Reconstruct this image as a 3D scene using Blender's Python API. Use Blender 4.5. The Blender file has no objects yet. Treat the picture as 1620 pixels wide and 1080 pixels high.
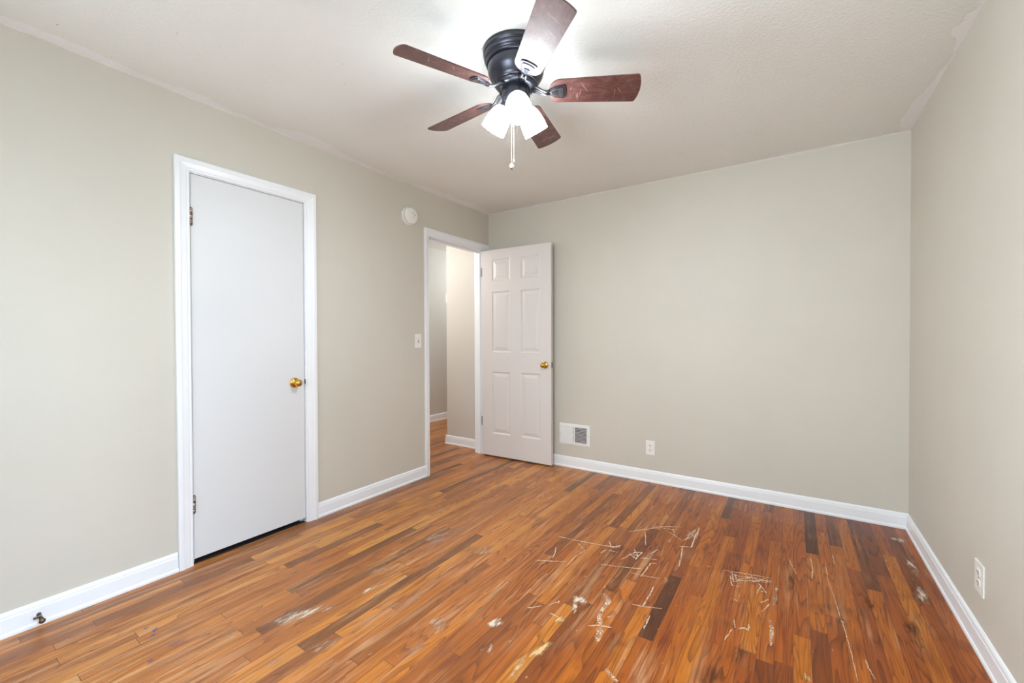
import bpy, bmesh, math, random
from mathutils import Vector, Matrix

random.seed(7)
C = bpy.context.scene.collection
SC = bpy.context.scene
PI = math.pi
H = 2.44            # ceiling height
W = 3.206           # room width (left wall x=0, right wall x=W)
D = 3.87            # room depth (back wall y=0, rear wall y=-D)

# ------------------------------------------------------------------ camera
cam = bpy.data.cameras.new('camera')
cam.sensor_width = 36.0
cam.lens = 36.0 * 672.492 / 1620.0
cam.clip_start = 0.02
cam_o = bpy.data.objects.new('camera', cam)
C.objects.link(cam_o)
fw = Vector((-0.55364974, 0.83267429, -0.01120267))
rt = Vector((0.83274196, 0.55365233, -0.00315182))
up = Vector((-0.00357794, 0.01107394, 0.99993228))
m = Matrix(((rt.x, up.x, -fw.x, 2.61966), (rt.y, up.y, -fw.y, -3.51127),
            (rt.z, up.z, -fw.z, 1.19051), (0, 0, 0, 1)))
cam_o.matrix_world = m
SC.camera = cam_o

# ------------------------------------------------------------------ view / world / lights
SC.view_settings.view_transform = 'Standard'
SC.view_settings.look = 'None'
SC.view_settings.exposure = 0.04
SC.view_settings.gamma = 1.0
SC.view_settings.use_curve_mapping = False
SC.cycles.max_bounces = 10
SC.cycles.diffuse_bounces = 6
SC.cycles.sample_clamp_indirect = 6.0

WORLD = 3.2
world = bpy.data.worlds.new('daylight_world')
SC.world = world
world.use_nodes = True
bg = world.node_tree.nodes['Background']
bg.inputs[0].default_value = (0.83, 0.95, 1.0, 1)
bg.inputs[1].default_value = WORLD

# strength and colour of every light source
P = dict(r1=5.0, r2=42.0, w2=62.0, shade=60.0, bulb=1350.0, h1=25.0, h2=18.0)
CO = dict(r1=(0.82, 0.93, 1.0), r2=(0.82, 0.94, 1.0), w2=(0.58, 0.78, 1.0), shade=(0.86, 0.945, 1.0), bulb=(0.84, 0.915, 1.0),
          h1=(1.0, 0.985, 0.977), h2=(0.80, 0.90, 1.0))

def area(name, loc, direction, sx, sy, power, col):
    l = bpy.data.lights.new(name, 'AREA')
    l.shape = 'RECTANGLE'
    l.size, l.size_y = sx, sy
    l.energy = power
    l.color = col
    o = bpy.data.objects.new(name, l)
    o.location = loc
    o.rotation_euler = Vector(direction).to_track_quat('-Z', 'Y').to_euler()
    C.objects.link(o)
    return o

# daylight coming in through the windows behind the camera
WIN1 = (0.40, 2.15, 0.80, 2.10)       # rear wall: x0, x1, z0, z1
WIN2 = (-3.70, -2.95, 0.85, 2.05)     # right wall: y0, y1, z0, z1
def day(name, key, loc, d, sx, sy, spread):
    if P[key] > 0:
        o = area(name, loc, d, sx, sy, P[key], CO[key])
        o.data.spread = math.radians(spread)
day('daylight_rear', 'r1', (0.85, -D-0.16, 1.50), (0, 1, -0.15), 0.80, 1.15, 160)
day('daylight_rear', 'r2', (1.70, -D-0.16, 1.50), (0.90, 1, -0.12), 0.80, 1.15, 140)  # panel turned sideways to brighten the right wall
day('daylight_right', 'w2', (W+1.15, (WIN2[0]+WIN2[1])/2, 2.25), (-1, 0, -0.62), 1.10, 1.20, 80)
# hallway lamp out of sight, plus an added fill for the far hall wall
for key, loc in (('h1', (-1.0, -0.85, 2.0)), ('h2', (-0.95, 1.75, 2.2))):
    hl = bpy.data.lights.new('hall_lamp_and_fill', 'POINT')
    hl.energy = P[key]
    hl.shadow_soft_size = 0.14
    hl.color = CO[key]
    hlo = bpy.data.objects.new('hall_lamp_and_fill', hl)
    hlo.location = loc
    C.objects.link(hlo)

# ------------------------------------------------------------------ mesh helpers
def box(bm, x0, x1, y0, y1, z0, z1, mi=0, bev=0.0, seg=2, mat=None):
    vs = [bm.verts.new((x, y, z)) for z in (z0, z1) for y in (y0, y1) for x in (x0, x1)]
    idx = [(0, 2, 3, 1), (4, 5, 7, 6), (0, 1, 5, 4), (2, 6, 7, 3), (0, 4, 6, 2), (1, 3, 7, 5)]
    fs = [bm.faces.new([vs[i] for i in f]) for f in idx]
    for f in fs:
        f.material_index = mi
    if bev:
        es = list({e for f in fs for e in f.edges})
        r = bmesh.ops.bevel(bm, geom=es, offset=bev, segments=seg, profile=0.5, affect='EDGES')
        for f in r['faces']:
            f.material_index = mi
        vs = list({v for f in r['faces'] for v in f.verts} | {v for v in vs if v.is_valid})
    if mat is not None:
        bmesh.ops.transform(bm, matrix=mat, verts=[v for v in vs if v.is_valid])
    return vs

def lathe(bm, prof, seg=40, mat=None, mi=0, close=True):
    """profile of (radius, z) turned about z"""
    rings = []
    for r, z in prof:
        if r < 1e-6:
            v = bm.verts.new((0, 0, z)); rings.append([v])
        else:
            rings.append([bm.verts.new((r*math.cos(2*PI*i/seg), r*math.sin(2*PI*i/seg), z)) for i in range(seg)])
    for a, b in zip(rings, rings[1:]):
        for i in range(seg):
            j = (i+1) % seg
            q = [a[0] if len(a) == 1 else a[i], a[0] if len(a) == 1 else a[j],
                 b[0] if len(b) == 1 else b[j], b[0] if len(b) == 1 else b[i]]
            u = []
            for v in q:
                if v not in u: u.append(v)
            if len(u) > 2:
                f = bm.faces.new(u); f.material_index = mi; f.smooth = True
    if close:
        for ring in (rings[0], rings[-1]):
            if len(ring) > 1:
                f = bm.faces.new(ring); f.material_index = mi
    vs = [v for r in rings for v in r]
    if mat is not None:
        bmesh.ops.transform(bm, matrix=mat, verts=vs)
    return vs

def tube(bm, pts, rad, seg=10, mi=0):
    """round bar through points, radius per point"""
    pts = [Vector(p) for p in pts]
    if not hasattr(rad, '__len__'): rad = [rad]*len(pts)
    rings = []
    for i, p in enumerate(pts):
        d = (pts[min(i+1, len(pts)-1)] - pts[max(i-1, 0)]).normalized()
        a = d.orthogonal().normalized() if i == 0 else (ax - d*ax.dot(d)).normalized()
        ax = a
        b = d.cross(a)
        rings.append([bm.verts.new(p + rad[i]*(math.cos(2*PI*k/seg)*a + math.sin(2*PI*k/seg)*b)) for k in range(seg)])
    for A, B in zip(rings, rings[1:]):
        for k in range(seg):
            f = bm.faces.new((A[k], A[(k+1) % seg], B[(k+1) % seg], B[k])); f.smooth = True; f.material_index = mi
    for R in (rings[0], rings[-1]):
        f = bm.faces.new(R); f.material_index = mi

def prism(bm, outline, z0, z1, mi=0, bev=0.0):
    """closed xy outline extruded from z0 to z1"""
    a = [bm.verts.new((x, y, z0)) for x, y in outline]
    b = [bm.verts.new((x, y, z1)) for x, y in outline]
    fs = [bm.faces.new(a[::-1]), bm.faces.new(b)]
    n = len(a)
    for i in range(n):
        fs.append(bm.faces.new((a[i], a[(i+1) % n], b[(i+1) % n], b[i])))
    for f in fs: f.material_index = mi
    if bev:
        es = list(fs[0].edges)+list(fs[1].edges)
        r = bmesh.ops.bevel(bm, geom=es, offset=bev, segments=2, profile=0.5, affect='EDGES')
        for f in r['faces']: f.material_index = mi
    return fs

def link(name, bm, mats, parent=None, loc=None, smooth_angle=None):
    bmesh.ops.recalc_face_normals(bm, faces=bm.faces)
    me = bpy.data.meshes.new(name)
    bm.to_mesh(me); bm.free()
    for mt in (mats if isinstance(mats, (list, tuple)) else [mats]):
        me.materials.append(mt)
    o = bpy.data.objects.new(name, me)
    C.objects.link(o)
    if parent: o.parent = parent
    if loc: o.location = loc
    return o

def struct(o, label=None, cat=None):
    o['kind'] = 'structure'
    if label: o['label'] = label
    if cat: o['category'] = cat
    return o

def tag(o, label, cat, group=None):
    o['label'] = label; o['category'] = cat
    if group: o['group'] = group
    return o

def empty(name, loc):
    o = bpy.data.objects.new(name, None)
    o.empty_display_size = 0.05
    o.location = loc
    C.objects.link(o)
    return o

# ------------------------------------------------------------------ material helpers
def lin(c):
    out = []
    for v in c:
        v /= 255.0
        out.append(v/12.92 if v <= 0.04045 else ((v+0.055)/1.055)**2.4)
    return (*out, 1.0)

class NT:
    """small wrapper to write node graphs compactly"""
    def __init__(self, name):
        self.mat = bpy.data.materials.new(name)
        self.mat.use_nodes = True
        self.t = self.mat.node_tree
        self.b = self.t.nodes['Principled BSDF']
        self.out = self.t.nodes['Material Output']
    def n(self, typ, props=None, **ins):
        nd = self.t.nodes.new(typ)
        for k, v in (props or {}).items(): setattr(nd, k, v)
        for k, v in ins.items():
            key = int(k[1:]) if k[0] == 'i' and k[1:].isdigit() else k.replace('_', ' ')
            self.set(nd.inputs[key], v)
        return nd
    def set(self, sock, v):
        if isinstance(v, bpy.types.NodeSocket): self.t.links.new(v, sock)
        elif isinstance(v, bpy.types.Node): self.t.links.new(v.outputs[0], sock)
        else: sock.default_value = v
    def m(self, op, a, b=0.0, c=0.0):
        nd = self.t.nodes.new('ShaderNodeMath'); nd.operation = op
        for i, v in enumerate((a, b, c)): self.set(nd.inputs[i], v)
        return nd.outputs[0]
    def xyz(self, x, y, z=0.0):
        return self.n('ShaderNodeCombineXYZ', i0=x, i1=y, i2=z).outputs[0]
    def noise(self, vec, scale=5.0, detail=2.0, rough=0.5, dist=0.0, col=False):
        nd = self.n('ShaderNodeTexNoise', Vector=vec, Scale=scale, Detail=detail, Roughness=rough, Distortion=dist)
        return nd.outputs['Color' if col else 'Fac']
    def ramp(self, fac, stops, interp='LINEAR'):
        nd = self.t.nodes.new('ShaderNodeValToRGB')
        cr = nd.color_ramp; cr.interpolation = interp
        while len(cr.elements) < len(stops): cr.elements.new(0.5)
        for e, (p, c) in zip(cr.elements, stops):
            e.position = p
            e.color = c if len(c) == 4 else (*c, 1)
        self.set(nd.inputs[0], fac)
        return nd.outputs[0]
    def step(self, v, a, b):
        nd = self.t.nodes.new('ShaderNodeMapRange')
        nd.interpolation_type = 'SMOOTHSTEP'
        self.set(nd.inputs[0], v); self.set(nd.inputs[1], a); self.set(nd.inputs[2], b)
        return nd.outputs[0]
    def mix(self, f, a, b, mode='MIX'):
        nd = self.t.nodes.new('ShaderNodeMix'); nd.data_type = 'RGBA'; nd.blend_type = mode
        self.set(nd.inputs[0], f); self.set(nd.inputs[6], a); self.set(nd.inputs[7], b)
        return nd.outputs[2]
    def pos(self):
        return self.n('ShaderNodeNewGeometry').outputs['Position']
    def obj(self):
        return self.n('ShaderNodeTexCoord').outputs['Object']
    def sep(self, v):
        s = self.n('ShaderNodeSeparateXYZ', i0=v)
        return s.outputs[0], s.outputs[1], s.outputs[2]
    def bump(self, h, strength=0.2, dist=0.002):
        nd = self.n('ShaderNodeBump', Strength=strength, Distance=dist, Height=h)
        self.set(self.b.inputs['Normal'], nd.outputs[0])
    def bs(self, **k):
        for kk, v in k.items(): self.set(self.b.inputs[kk.replace('_', ' ')], v)
        return self.mat

def simple(name, col, rough=0.5, metal=0.0, vary=0.03, scale=12.0, bump=0.0, bscale=200.0, spec=0.5):
    g = NT(name)
    p = g.obj()
    c0 = lin(col)
    lo = tuple(max(0, v*(1-vary)) for v in c0[:3]) + (1,)
    hi = tuple(min(1, v*(1+vary)) for v in c0[:3]) + (1,)
    g.bs(Base_Color=g.ramp(g.noise(p, scale, 3), [(0.3, lo), (0.7, hi)]), Roughness=rough, Metallic=metal)
    g.b.inputs['Specular IOR Level'].default_value = spec
    if bump: g.bump(g.noise(p, bscale, 2), bump, 0.001)
    return g.mat

def wall_paint(name, col, patch=True):
    g = NT(name)
    p = g.pos()
    c0 = lin(col)
    lo = tuple(v*0.975 for v in c0[:3]) + (1,)
    hi = tuple(min(1, v*1.02) for v in c0[:3]) + (1,)
    base = g.ramp(g.noise(p, 1.6, 4, 0.6), [(0.3, lo), (0.7, hi)])
    if patch:
        x, y, z = g.sep(p)
        # ragged ceiling paint line at the top of the wall
        edge = g.m('ADD', g.m('MULTIPLY', g.noise(p, 5.0, 4, 0.7), 0.024), -0.0070)
        f = g.step(g.m('SUBTRACT', H, z), edge, g.m('SUBTRACT', edge, 0.0015))
        base = g.mix(g.m('MULTIPLY', f, 0.85), base, lin((222, 218, 212)))
    g.bs(Base_Color=base, Roughness=0.55)
    g.b.inputs['Specular IOR Level'].default_value = 0.3
    g.bump(g.noise(p, 160, 3, 0.6), 0.06, 0.001)
    return g.mat

M = {}
M['wall'] = wall_paint('greige_wall_paint', (205, 200, 189))
M['hall_wall'] = wall_paint('hallway_wall_paint', (208, 203, 195), False)
M['trim'] = simple('white_gloss_trim_paint', (238, 240, 244), 0.32, vary=0.012, scale=4, bump=0.03, bscale=60)
M['door'] = simple('white_door_paint', (219, 220, 222), 0.42, vary=0.012, scale=2.5, bump=0.03, bscale=40, spec=0.3)
M['door_cream'] = simple('white_panel_door_paint', (218, 213, 211), 0.36, vary=0.01, scale=3, bump=0.03, bscale=60)
M['plastic'] = simple('white_plastic', (236, 235, 230), 0.35, vary=0.01)
M['vent_metal'] = simple('white_enamelled_metal', (236, 236, 236), 0.35, vary=0.01)
M['dark'] = simple('unlit_duct_shade', (18, 16, 15), 0.8)
M['slot'] = simple('dark_slot', (60, 56, 52), 0.7)
M['brass'] = simple('polished_brass', (214, 168, 84), 0.14, 1.0, vary=0.06, scale=40)
M['bronze'] = simple('dark_bronze_fan_metal', (70, 71, 80), 0.30, 0.75, vary=0.15, scale=25)
M['bronze_iron'] = simple('dark_bronze_blade_iron', (96, 94, 96), 0.32, 0.8, vary=0.2, scale=60)
M['old_metal'] = simple('tarnished_door_stop_metal', (112, 98, 84), 0.35, 0.9, vary=0.25, scale=80)
M['steel'] = simple('dull_steel', (150, 146, 138), 0.35, 0.9, vary=0.1)
M['chain'] = simple('pale_pull_chain_metal', (225, 220, 208), 0.4, 0.2, vary=0.05)

M['closet_gap_shade'] = simple('dark_brown_gap_shade', (44, 30, 24), 0.9)  # shade under the closet door put into the colour
M['hinge_brown'] = simple('brown_hinge_metal', (84, 56, 44), 0.45, 0.3, vary=0.4, scale=120)

def hinge_mat():
    g = NT('painted_over_brown_hinge')
    n = g.noise(g.obj(), 90, 3, 0.6)
    g.bs(Base_Color=g.ramp(n, [(0.42, lin((72, 48, 38))), (0.52, lin((150, 122, 104))), (0.62, lin((228, 226, 222)))]),
         Roughness=0.4, Metallic=0.2)
    return g.mat
M['hinge'] = hinge_mat()

def ceiling_mat():
    g = NT('stippled_ceiling_paint')
    p = g.pos()
    x, y, z = g.sep(p)
    base = g.ramp(g.noise(p, 1.3, 4, 0.6), [(0.3, lin((232, 232, 229))), (0.7, lin((236, 236, 233)))])
    # smooth repair strip of another white along the wall joints, ragged inner edge
    wob = g.m('MULTIPLY', g.m('SUBTRACT', g.noise(p, 2.1, 1, 0.5), 0.36), 0.34)
    wob = g.m('ADD', wob, g.m('MULTIPLY', g.m('SUBTRACT', g.noise(p, 14, 4, 0.65), 0.5), 0.07))
    width_l = g.m('ADD', wob, 0.012)
    width_r = g.m('ADD', wob, 0.024)
    width_b = g.m('ADD', g.m('MULTIPLY', wob, 0.35), 0.012)
    def strip(dist, wd): return g.step(dist, wd, g.m('SUBTRACT', wd, 0.008))
    s = g.m('MAXIMUM', strip(g.m('ABSOLUTE', x), width_l), strip(g.m('SUBTRACT', W, x), width_r))
    s = g.m('MAXIMUM', s, strip(g.m('ABSOLUTE', y), width_b))
    base = g.mix(g.m('MULTIPLY', s, 0.9), base, lin((241, 241, 243)))
    # small flaked specks
    sp = g.step(g.noise(p, 60, 2, 0.5), 0.755, 0.79)
    near = g.step(g.noise(p, 1.1, 1), 0.5, 0.65)
    base = g.mix(g.m('MULTIPLY', g.m('MULTIPLY', sp, near), 0.6), base, lin((120, 116, 108)))
    g.bs(Base_Color=base, Roughness=0.75)
    g.b.inputs['Specular IOR Level'].default_value = 0.2
    hgt = g.m('MULTIPLY', g.noise(p, 75, 4, 0.6), g.m('SUBTRACT', 1.0, g.m('MULTIPLY', s, 0.85)))
    g.bump(hgt, 0.45, 0.008)
    return g.mat
M['ceiling'] = ceiling_mat()

def floor_mat():
    g = NT('worn_oak_strip_floor')
    p = g.pos()
    x, y, z = g.sep(p)
    w = 0.0571
    u = g.m('DIVIDE', g.m('ADD', x, 10.0), w)
    row = g.m('FLOOR', u); fx = g.m('FRACT', u)
    r1 = g.n('ShaderNodeTexWhiteNoise', {'noise_dimensions': '1D'}, W=row).outputs['Value']
    r2 = g.n('ShaderNodeTexWhiteNoise', {'noise_dimensions': '1D'}, W=g.m('ADD', row, 0.37)).outputs['Value']
    ln = g.m('ADD', 0.50, g.m('MULTIPLY', r2, 0.95))
    v = g.m('ADD', g.m('DIVIDE', g.m('ADD', y, 10.0), ln), g.m('MULTIPLY', r1, 17.3))
    brd = g.m('FLOOR', v); fy = g.m('FRACT', v)
    idn = g.n('ShaderNodeTexWhiteNoise', {'noise_dimensions': '3D'}, Vector=g.xyz(row, brd, 3.0))
    rv = idn.outputs['Value']
    ra, rb, rc = g.sep(idn.outputs['Color'])
    gx = g.m('ADD', x, g.m('MULTIPLY', ra, 7.0))
    gy = g.m('ADD', y, g.m('MULTIPLY', rb, 13.0))
    # board tone
    tone = g.ramp(rv, [(0.0, lin((92, 46, 18))), (0.08, lin((122, 64, 22))), (0.25, lin((158, 87, 26))),
                       (0.60, lin((176, 101, 29))), (0.86, lin((192, 118, 37))), (1.0, lin((204, 136, 52)))])
    # growth rings: contours of a stretched noise field
    sx = g.m('ADD', 7.0, g.m('MULTIPLY', rc, 16.0))
    field = g.noise(g.xyz(g.m('MULTIPLY', gx, sx), g.m('MULTIPLY', gy, 0.95), g.m('MULTIPLY', rc, 9.0)), 1.0, 1.5, 0.45, 0.25)
    ring = g.m('FRACT', g.m('MULTIPLY', field, 17.0))
    line = g.m('POWER', ring, 3.0)
    line = g.m('MULTIPLY', line, g.step(ring, 1.0, 0.93))
    pores = g.noise(g.xyz(g.m('MULTIPLY', gx, 190.0), g.m('MULTIPLY', gy, 5.5), 0.0), 1.0, 3, 0.7)
    pore = g.step(pores, 0.50, 0.70)
    col = g.mix(g.m('MULTIPLY', line, 0.80), tone, g.mix(1.0, tone, lin((128, 92, 72)), 'MULTIPLY'))
    col = g.mix(g.m('MULTIPLY', pore, 0.62), col, g.mix(1.0, col, lin((158, 124, 100)), 'MULTIPLY'))
    # slow colour drift inside boards
    slow = g.noise(g.xyz(g.m('MULTIPLY', gx, 14.0), g.m('MULTIPLY', gy, 2.2), 1.0), 1.0, 3, 0.55)
    col = g.mix(g.step(slow, 0.52, 0.75), col, g.mix(1.0, col, lin((196, 164, 148)), 'MULTIPLY'))
    # dark old stain patches
    st = g.step(g.noise(p, 3.1, 3, 0.6), 0.60, 0.74)
    col = g.mix(g.m('MULTIPLY', st, 0.5), col, g.mix(1.0, col, lin((140, 110, 96)), 'MULTIPLY'))
    # pale left, deeper right: partly thinner finish, partly glare put into the colour
    finish_glare = g.step(x, 0.7, 2.5)
    col = g.mix(finish_glare, g.mix(0.10, col, lin((226, 176, 130))), g.mix(1.0, col, lin((230, 203, 118)), 'MULTIPLY'))
    # finish worn through: pale, dusty streaks following the boards
    wm = g.m('ADD', g.noise(p, 1.45, 3, 0.6), g.m('MULTIPLY', g.step(x, 2.4, 0.4), 0.13))  # left bias also stands in for glare on the boards
    streak = g.noise(g.xyz(g.m('MULTIPLY', gx, 30.0), g.m('MULTIPLY', gy, 1.7), 5.0), 1.0, 4, 0.65)
    wear = g.m('MULTIPLY', g.step(wm, 0.44, 0.66), g.step(streak, 0.47, 0.68))
    col = g.mix(g.m('MULTIPLY', wear, 0.50), col, lin((216, 170, 126)))
    flick = g.step(g.noise(g.xyz(g.m('MULTIPLY', x, 60.0), g.m('MULTIPLY', y, 26.0), 2.0), 1.0, 3, 0.6), 0.70, 0.74)
    col = g.mix(g.m('MULTIPLY', flick, 0.55), col, lin((222, 196, 168)))
    # seams and end joints
    sd = g.m('MINIMUM', fx, g.m('SUBTRACT', 1.0, fx))
    seam = g.step(sd, 0.028, 0.008)
    ed = g.m('MULTIPLY', g.m('MINIMUM', fy, g.m('SUBTRACT', 1.0, fy)), ln)
    seam = g.m('MAXIMUM', seam, g.step(ed, 0.0018, 0.0006))
    col = g.mix(g.m('MULTIPLY', seam, 0.55), col, lin((52, 28, 16)))
    rough = g.m('ADD', 0.24, g.m('ADD', g.m('MULTIPLY', wear, 0.25), g.m('MULTIPLY', g.noise(p, 6, 3), 0.16)))
    g.bs(Base_Color=col, Roughness=rough)
    g.b.inputs['Specular IOR Level'].default_value = 0.4
    hgt = g.m('SUBTRACT', g.m('MULTIPLY', g.m('SUBTRACT', 1.0, pore), 0.25), g.m('MULTIPLY', seam, 1.0))
    g.bump(hgt, 0.22, 0.001)
    return g.mat
M['floor'] = floor_mat()

def scuff_mat(name, col, sx=90.0, sy=16.0, lo=0.27, hi=0.52, amt=0.92):
    """see-through scraped finish; the mesh carries how far it fades at its rim"""
    g = NT(name)
    x, y, z = g.sep(g.pos())
    fade = g.n('ShaderNodeAttribute', {'attribute_name': 'fade'}).outputs['Fac']
    n = g.noise(g.xyz(g.m('MULTIPLY', x, sx), g.m('MULTIPLY', y, sy), 0.0), 1.0, 4, 0.65)
    a = g.m('MULTIPLY', g.step(g.m('ADD', n, g.m('MULTIPLY', g.m('SUBTRACT', fade, 1.0), 0.34)), lo, hi), amt)
    a = g.m('MULTIPLY', a, g.step(fade, 0.0, 0.25))
    a = g.m('MULTIPLY', a, g.m('MINIMUM', 1.0, g.m('ADD', fade, 0.2)))
    g.bs(Base_Color=g.ramp(n, [(0.3, tuple(v*0.85 for v in lin(col)[:3])), (0.7, lin(col))]), Roughness=0.5, Alpha=a)
    return g.mat
M['scratch'] = scuff_mat('scratched_finish', (232, 206, 178), 150, 150, 0.27, 0.50, 0.88)
M['scuff_white'] = scuff_mat('scraped_white_patch', (226, 206, 184), 70, 16)
M['scuff_cream'] = scuff_mat('bare_wood_patch', (222, 184, 128), 60, 12)
M['scuff_grey'] = scuff_mat('greyed_patch', (196, 172, 160), 80, 9, 0.26, 0.62, 0.75)
M['scuff_blue'] = scuff_mat('blue_paint_fleck', (84, 98, 186), 160, 110, 0.20, 0.45, 0.8)
M['scuff_dark'] = scuff_mat('dark_burnt_stain', (66, 36, 20), 90, 14, 0.22, 0.62, 0.5)

def blade_mat():
    g = NT('dark_mahogany_fan_blade')
    p = g.obj()
    x, y, z = g.sep(p)
    f = g.noise(g.xyz(g.m('MULTIPLY', x, 3.2), g.m('MULTIPLY', y, 17.0), 0.0), 1.0, 2, 0.5, 0.35)
    ring = g.m('FRACT', g.m('MULTIPLY', f, 9.0))
    fine = g.noise(g.xyz(g.m('MULTIPLY', x, 26.0), g.m('MULTIPLY', y, 420.0), 0.0), 1.0, 3, 0.6)
    c = g.ramp(ring, [(0.0, lin((104, 62, 56))), (0.55, lin((92, 52, 48))), (1.0, lin((66, 34, 34)))])
    c = g.mix(g.step(fine, 0.45, 0.7), c, lin((72, 46, 44)))
    dust = g.m('MULTIPLY', g.step(g.noise(p, 22, 4, 0.7), 0.48, 0.8), 0.28)
    c = g.mix(dust, c, lin((168, 148, 138)))
    g.bs(Base_Color=c, Roughness=0.43)
    g.b.inputs['Specular IOR Level'].default_value = 0.75
    g.bump(fine, 0.12, 0.0006)
    return g.mat
M['blade'] = blade_mat()
M['blade_scratch'] = simple('pale_blade_scratch', (206, 180, 170), 0.5)

def glow_mat(name, col, strength, top=None, low=None):
    g = NT(name)
    x, y, z = g.sep(g.obj())
    e = strength
    if top is not None:          # frosted shade: hottest round the bulb, dimmer up at the neck
        e = g.m('MULTIPLY', strength, g.m('ADD', 0.10, g.m('MULTIPLY', 0.90, g.step(z, top, low))))
    n = g.noise(g.obj(), 8, 2)
    g.bs(Base_Color=lin((245, 243, 238)), Roughness=0.4, Emission_Color=g.ramp(n, [(0.2, (*[v*0.96 for v in col], 1)), (0.8, (*col, 1))]),
         Emission_Strength=e)
    return g.mat
M['shade'] = glow_mat('lit_frosted_glass', CO['shade'], P['shade'], -0.235, -0.290)
M['bulb'] = glow_mat('lit_bulb', CO['bulb'], P['bulb'])

def pane_mat():
    g = NT('clear_window_glass')
    tr = g.n('ShaderNodeBsdfTransparent', Color=(0.97, 0.98, 0.98, 1))
    gl = g.n('ShaderNodeBsdfGlossy', Roughness=0.02)
    lw = g.n('ShaderNodeLayerWeight', Blend=0.5)
    mx = g.n('ShaderNodeMixShader', i0=g.m('ADD', 0.03, g.m('MULTIPLY', 0.8, g.m('POWER', lw.outputs['Facing'], 5.0))), i1=tr.outputs[0], i2=gl.outputs[0])
    g.t.links.new(mx.outputs[0], g.out.inputs[0])
    return g.mat
M['glass'] = pane_mat()

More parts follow.
